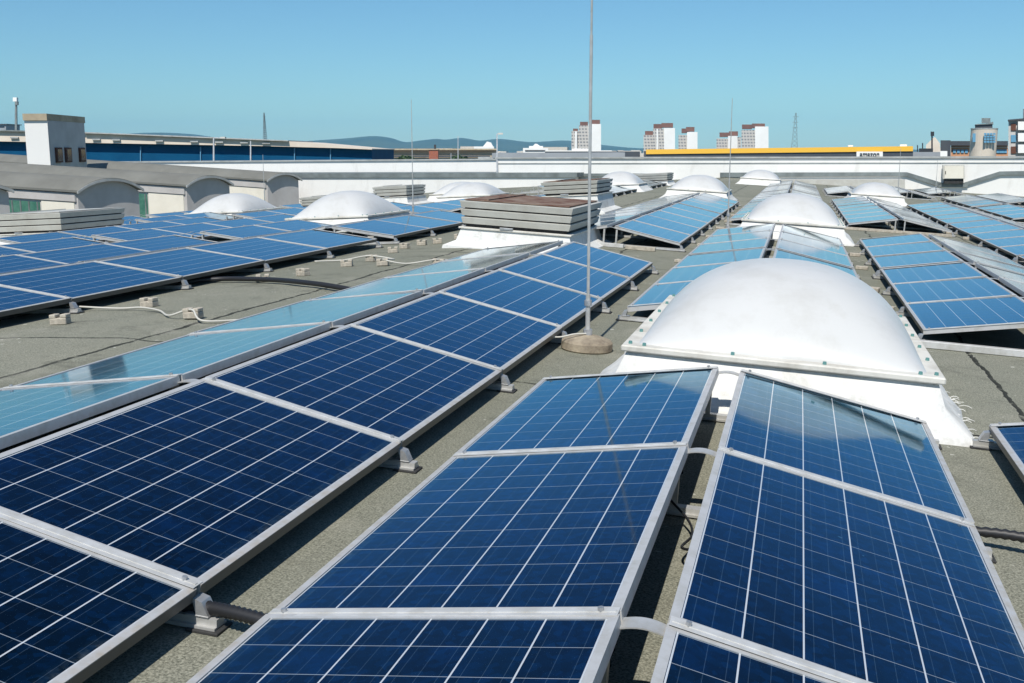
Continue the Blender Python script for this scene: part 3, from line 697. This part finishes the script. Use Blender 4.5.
shrubs(371, 386, 152.5, 160, 300, 'green hedge at the corner of the blue warehouse'); shrubs(398, 414, 155.5, 160, 300, 'low green hedge left of the brick chimney'); shrubs(450, 468, 155, 160, 300, 'green hedge right of the brick chimney')
# roofs beyond the wall in the centre
rf = at_base('grey_roof_hall', 560, 260, 'flat grey roofed hall beyond the parapet in the centre', 'hall')
slab('roof', [(492, 158), (625, 158), (625, 152.4), (492, 153)], 258, 30, 'midgrey', rf); slab('fascia', R4(478, 157, 640, 190), 262, 8, 'coping', rf)
wh = at_base('white_villa', 535, 500, 'small white stepped building below the hills, left of the first tower block', 'building')
slab('wall', R4(523, 148, 548, 165), 500, 12, 'towerwhite', wh); slab('upper_storey', R4(529, 146, 543, 148), 501, 8, 'towerwhite', wh); slab('roof', [(533, 146), (540, 146), (537, 143.8), (535, 143.8)], 502, 5, 'towerwhite', wh); slab('window_band', R4(525, 150, 546, 151), 499.6, .4, 'darkgrey', wh)
wh = at_base('white_villa', 485, 700, 'small pale cluster building by the lamp post top', 'building')
slab('wall', R4(474, 146.5, 494, 158), 700, 12, 'towerwhite', wh); slab('gable', [(483, 146.5), (493, 146.5), (491, 142.5), (487, 141.5)], 702, 10, 'towerwhite', wh)
wh = at_base('dark_hall', 590, 420, 'long low dark hall under the first tower block', 'hall')
slab('wall', R4(545, 151.5, 640, 175), 420, 12, 'darkgrey', wh); slab('roof', R4(545, 150.4, 612, 151.5), 419, 14, 'towerwhite', wh); slab('annex', R4(572, 148.6, 590, 150.4), 424, 6, 'towerwhite', wh)
# tower blocks
def block(parts, d, label):
    us = [p[0] for p in parts]+[p[2] for p in parts]
    t = at_base('tower_block', (min(us)+max(us))/2, d, label, 'tower block', 'white and brown tower blocks on the skyline')
    for i, (u0, v0, u1, kind, dd) in enumerate(parts):
        slab({'w': 'white_wall', 's': 'storey_face', 'b': 'brown_roof'}[kind], R4(u0, v0, u1, (165 if kind != 'b' else v0+4.4)), d+dd, 22 if kind != 'b' else 18, {'w': 'towerwhite', 's': 'storeys', 'b': 'towerbrown'}[kind], t)
block([(571.5, 131, 579, 's', 6), (573, 128.6, 578, 'b', 7), (579, 125.5, 588.3, 's', 3), (588.3, 124, 601, 'w', 0), (580, 121.8, 588, 'b', 5), (590, 119.8, 600, 'b', 4), (575, 131.5, 577, 'w', 2)], 950, 'white tower block standing alone, leftmost of the blocks')
block([(643.5, 135, 654, 's', 6), (645, 131, 653, 'b', 8), (653, 128.5, 664, 's', 3), (664, 128, 675, 'w', 0), (653.5, 124, 662, 'b', 6), (661.5, 123, 673, 'b', 5), (656.5, 129, 658, 'w', 2)], 980, 'widest white tower block with brown tops above the yellow hall end')
block([(678.5, 135, 687, 's', 4), (687, 132, 697.5, 'w', 0), (681.5, 128.5, 689, 'b', 6), (686, 127, 694.5, 'b', 5)], 1000, 'narrow white tower block between two wider ones')
block([(716.5, 138.5, 728, 's', 4), (728, 136, 737.5, 'w', 0), (719.5, 132.5, 729, 'b', 6), (729, 131.3, 738, 'b', 5), (733, 137, 741, 's', 8)], 1060, 'low tower block with brown top just left of the tallest right one')
block([(741.5, 130, 755, 's', 4), (755, 126.5, 768.5, 'w', 0), (742, 124.5, 752, 'b', 6), (752, 123.5, 765, 'b', 5)], 1000, 'rightmost white tower block with brown top')
# yellow banded hall with sign
yh = at_base('yellow_hall', 780, 380, 'long charcoal hall with yellow top band beyond the parapet', 'hall')
slab('dark_cladding', R4(644, 151, 913, 190), 380, 60, 'darkgrey', yh)
slab('yellow_band', [(646, 154.2), (913, 151.2), (913, 146.2), (646, 149.5)], 379.5, 61, 'yellow', yh)
slab('roof_unit', R4(848, 145.2, 853, 146.6), 384, 3, 'signwhite', yh); slab('roof_unit', R4(900, 144.4, 907, 146.4), 384, 3, 'signwhite', yh)
sg = slab('sign_board', R4(856.5, 151.6, 882.8, 157.4), 378.6, .5, 'signwhite', yh)
cu = bpy.data.curves.new('lettering', 'FONT'); cu.body = 'amazon'; cu.size = 1; cu.extrude = .02; cu.align_x = 'CENTER'; cu.align_y = 'CENTER'; cu.offset = .012
to = bpy.data.objects.new('lettering_curve', cu); COL.objects.link(to); bpy.context.view_layer.update()
me = bpy.data.meshes.new_from_object(to.evaluated_get(bpy.context.evaluated_depsgraph_get())); bpy.data.objects.remove(to)
wd = max(v.co.x for v in me.vertices)-min(v.co.x for v in me.vertices); me.materials.clear(); me.materials.append(M['ink'])
lt = bpy.data.objects.new('lettering', me); link(lt, yh)
pc = G(869.7, 154.4, 378.3); sc = 19.5/FPX*378/wd
lt.matrix_world = Matrix.Translation(pc) @ Matrix.Rotation(YAW, 4, 'Z') @ Matrix.Rotation(pi/2, 4, 'X') @ Matrix.Scale(sc, 4)
lt.matrix_parent_inverse = Matrix(); lt.matrix_basis = yh.matrix_world.inverted() @ (Matrix.Translation(pc) @ Matrix.Rotation(YAW, 4, 'Z') @ Matrix.Rotation(pi/2, 4, 'X') @ Matrix.Diagonal((sc, sc*1.25, sc, 1)))
# industrial clutter at the right
ic = at_base('plant_hall', 925, 300, 'dark low plant hall with chimney pipes beside the yellow banded hall', 'hall')
slab('hall', R4(913, 152, 941, 190), 300, 12, 'midgrey', ic); slab('dark_unit', R4(919, 148.4, 933, 152), 302, 6, 'ink', ic)
slab('silo', [(926, 152), (940, 152), (940, 143.5), (935, 137), (933, 138), (926, 145)], 320, 6, 'fascia', ic)
for u0, v0, u1 in ((931.2, 132.5, 932.8), (922, 143, 923.2), (917, 145, 918)): slab('pipe', R4(u0, v0, u1, 152), 303, .4, 'ink', ic)
slab('pipe_head', R4(930.6, 131.6, 934.2, 136), 302.6, 1, 'ink', ic); slab('white_unit', R4(940.3, 151, 947.3, 157.5), 200, 2, 'signwhite', ic)
ob = at_base('orange_building', 975, 260, 'orange brick building with blue windows behind the round tower', 'building')
slab('brick_wall', R4(951, 145, 1008, 190), 262, 14, 'orange', ob); slab('roof', R4(950.5, 141, 1008, 145.4), 260.5, 17, 'darkgrey', ob); slab('stair_block', R4(940.5, 140.3, 950.6, 162), 259, 10, 'darkgrey', ob)
for u in (953, 957, 961, 965, 996.5, 999, 1001.5, 1004): slab('window', R4(u, 149.6, u+2.9, 153), 261.7, .3, 'bluewin', ob)
slab('string_course', R4(951, 147, 1008, 147.7), 261.8, .2, 'fascia', ob)
rt_ = at_base('round_tower', 984.5, 240, 'round pale concrete tower with dark rooftop hut', 'tower')
def cyl(u0, u1, v0, v1, d, mat, name, parent, seg=32):
    a, b = G(u0, v0, d), G(u1, v0, d); r_ = (b-a).length/2; c = (a+b)/2; z1 = G(u0, v0, d).z; z0 = G(u0, v1, d).z; mi = parent.matrix_world.inverted()
    bm = B(); loft(bm, [[mi @ Vector((c.x+r_*cos(2*pi*j/seg), c.y+r_*sin(2*pi*j/seg), z)) for j in range(seg)] for z in (z0, z1)]); return mesh_obj(name, bm, mat, parent, smooth=False)
cyl(972, 996.8, 129, 175, 240, 'fascia', 'tower_drum', rt_); cyl(971.6, 997.2, 128.2, 129.2, 240, 'coping', 'drum_rim', rt_)
slab('hut', R4(975, 124.4, 992.5, 128.4), 240, 4, 'darkgrey', rt_); slab('hut_roof', [(974.5, 125), (993.5, 124), (993, 121.6), (988, 123.4), (977, 124)], 239.6, 5, 'flash', rt_); slab('antenna_box', R4(981.5, 118, 990.5, 123), 241, 2.5, 'flash', rt_); [slab('blue_panel', R4(u_, v_, u_+2.5, v_+1.9), 236.9, .4, 'bluewin', rt_) for u_ in (984, 987, 990, 993) for v_ in (133, 135.6, 138.2, 140.8)]; slab('blue_panel', R4(972.6, 133.4, 975.6, 142), 238.6, .6, 'bluewin', rt_)
M_sign = rt_
ab = at_base('apartment_block', 1030, 170, 'grey apartment block with balconies at the right edge', 'building')
slab('facade', R4(1008.5, 120, 1050, 175), 170, 12, 'shedgrey', ab); slab('roof', [(1007.8, 121), (1050, 118), (1050, 116), (1007.8, 119.6)], 169.3, 13, 'darkgrey', ab)
slab('mast_box', R4(1023, 109, 1034, 118), 172, 3, 'flash', ab)
for v in (121.5, 133, 144.5):
    b_ = slab('balcony', R4(1018, v, 1050, v+8.5), 168.5, 1.4, 'towerwhite', ab)
    slab('balcony_opening', R4(1019.3, v+1.2, 1049, v+4.5), 168.4, .08, 'glass', b_); slab('railing', R4(1019.3, v+5.1, 1049, v+7.6), 168.38, .08, 'midgrey', b_)
    slab('window', R4(1011, v+2, 1016, v+9), 169.8, .2, 'bluewin' if v == 133 else 'brownwood', ab)
ab2 = at_base('far_block', -3, 700, 'bluish block peeping above the warehouse at the far left edge', 'building')
slab('wall', R4(-30, 124.5, 6, 160), 700, 20, 'midgrey', ab2); slab('roof', R4(-31, 123.8, 6.6, 124.6), 699, 22, 'darkgrey', ab2); slab('window', R4(-6, 126, 4, 127), 699.5, .3, 'glass', ab2)

# posts, pylons
def post(u, v0, v1, d, wpx, label, head=None, name='lamp_post', cat='lamp post', mat='steel'):
    t = at_base(name, u, d, label, cat)
    slab('post', [(u-wpx/2, v1), (u+wpx/2, v1), (u+wpx/2*.7, v0), (u-wpx/2*.7, v0)], d, wpx/FPX*d, mat, t)
    if head:
        h_ = slab('arm', R4(*sorted((u, u+head))[:1], v0-.6, max(u, u+head), v0+.1), d, .08, mat, t)
        slab('lamp_head', R4(u+head-2.2, v0-1.2, u+head+2.4, v0+.5), d-.02, .35, 'greypaint', t)
    return t
post(213.5, 138, 172, 75, 1.6, 'lamp post in front of the blue warehouse, bent arm to the right', head=9)
post(250.5, 141, 175, 75, 1.4, 'plain grey post right of the bent lamp post')
post(497, 134, 186, 66, 1.6, 'lamp post standing at the step of the far wall', head=3.5)
post(458, 136, 162, 250, .8, 'thin pale pole before the hills', name='pole', cat='pole')
post(458-7, 153, 161, 200, .6, 'very short thin pole near the red chimney', name='pole', cat='pole')
def pylon(u, v0, v1, wb, d, label):
    t = at_base('lattice_pylon', u, d, label, 'pylon', 'lattice pylons on the skyline')
    mi = t.matrix_world.inverted(); zb = G(u, v1, d).z; zt = G(u, v0, d).z; hw = wb/FPX*d/2; c = G(u, 150, d); H = zt-zb; r_ = .11*d/900
    def P(sx, sy, f): s_ = hw*(1-f*.86); return mi @ Vector((c.x+sx*s_, c.y+sy*s_, zb+H*f))
    bm = B()
    for sx in (-1, 1):
        for sy in (-1, 1): tube(bm, [P(sx, sy, 0), P(sx, sy, 1)], r_*1.8, 4)
    mesh_obj('legs', bm, 'flash', t); bm = B(); n = 9
    for i in range(n):
        for sy in (-1, 1):
            tube(bm, [P(-1, sy, i/n), P(1, sy, (i+1)/n)], r_, 4); tube(bm, [P(1, sy, i/n), P(-1, sy, (i+1)/n)], r_, 4)
    mesh_obj('lattice', bm, 'flash', t)
    for f in (.62, .76, .9):
        bm = B(); z = zb+H*f; tube(bm, [mi @ Vector((c.x-hw*.9, c.y, z)), mi @ Vector((c.x+hw*.9, c.y, z))], r_*1.4, 4); mesh_obj('cross_arm', bm, 'flash', t)
pylon(794.2, 113, 152, 6.5, 900, 'lattice pylon standing alone right of the tower blocks')
pylon(265.5, 113, 150, 3.6, 900, 'lattice pylon above the roof of the blue warehouse')
an = at_base('antenna_mast', 15.5, 300, 'slim antenna mast with white drum at the far left', 'mast')
slab('mast', [(14.6, 140), (17, 140), (16.4, 99), (15, 99)], 300, .5, 'flash', an); slab('antenna_drum', R4(12.8, 97.4, 16.6, 101.4), 299.6, 1, 'signwhite', an); slab('antenna', R4(14.8, 101.5, 17.4, 105), 299.6, .8, 'flash', an)
# a crane-like mast trace above the fascia
# hills
def hill(name, prof, d, depth):
    pts = spline([(u, v, 0) for u, v in prof], 10); n = len(pts); bm = B(); rows = []
    for j in range(9):
        t = j/8; row = []
        for p in pts:
            q = G(p.x, p.y, d); z = -9+(q.z+9)*sin(pi/2*t)
            ww = G(p.x, 150, d*(.80+.2*t)) ; row.append(bm.verts.new((ww.x, ww.y, z+random.uniform(-3, 3)*(t*(1-t)))))
        rows.append(row)
    back = [bm.verts.new((v.co.x+AWAY.x*depth, v.co.y+AWAY.y*depth, -9)) for v in rows[-1]]; rows.append(back)
    for a, b in zip(rows, rows[1:]):
        for i in range(n-1): bm.faces.new((a[i], a[i+1], b[i+1], b[i]))
    tag(mesh_obj(name, bm, 'hill', smooth=True), kind='structure')
hill('hills', [(-200, 146), (0, 141), (100, 135.5), (150, 132.8), (190, 134), (230, 139), (290, 142), (315, 140.5), (345, 138.5), (372, 136.2), (390, 137.8), (405, 142), (420, 140.6), (435, 139), (447, 139.6), (462, 138), (480, 140.5), (500, 139), (530, 142), (560, 140.6), (572, 141), (590, 143), (612, 146), (650, 148.5), (760, 149.8), (1100, 149)], 7000, 1500)
# far-off town as one low mass
bm = B()
for i in range(420):
    u = random.uniform(-100, 1150); d = random.uniform(1200, 3000); c = G(u, 150, d); a = random.uniform(4, 22); b = random.uniform(4, 14); h = random.uniform(3, 11)*(1 if random.random() < .85 else 1.5)
    box(bm, (c.x-a, c.y-b, -9), (c.x+a, c.y+b, -9+h))
tag(mesh_obj('distant_town', bm, 'fascia'), 'low pale houses of the distant town along the horizon', 'town', kind='stuff')
# ------------------------------------------------------------------ air
bm = B(); box(bm, (-11500, -600, -10.5), (11500, 8200, 240))
hz = mesh_obj('haze', bm, 'land'); hm = bpy.data.materials.new('haze air'); hm.use_nodes = True; hn = hm.node_tree; hn.nodes.clear()
pv = hn.nodes.new('ShaderNodeVolumePrincipled'); pv.inputs['Color'].default_value = (.30, .68, 1, 1); pv.inputs['Density'].default_value = 8e-5; pv.inputs['Anisotropy'].default_value = -.4
ho = hn.nodes.new('ShaderNodeOutputMaterial'); hn.links.new(pv.outputs[0], ho.inputs['Volume']); hz.data.materials.clear(); hz.data.materials.append(hm); tag(hz, kind='stuff')
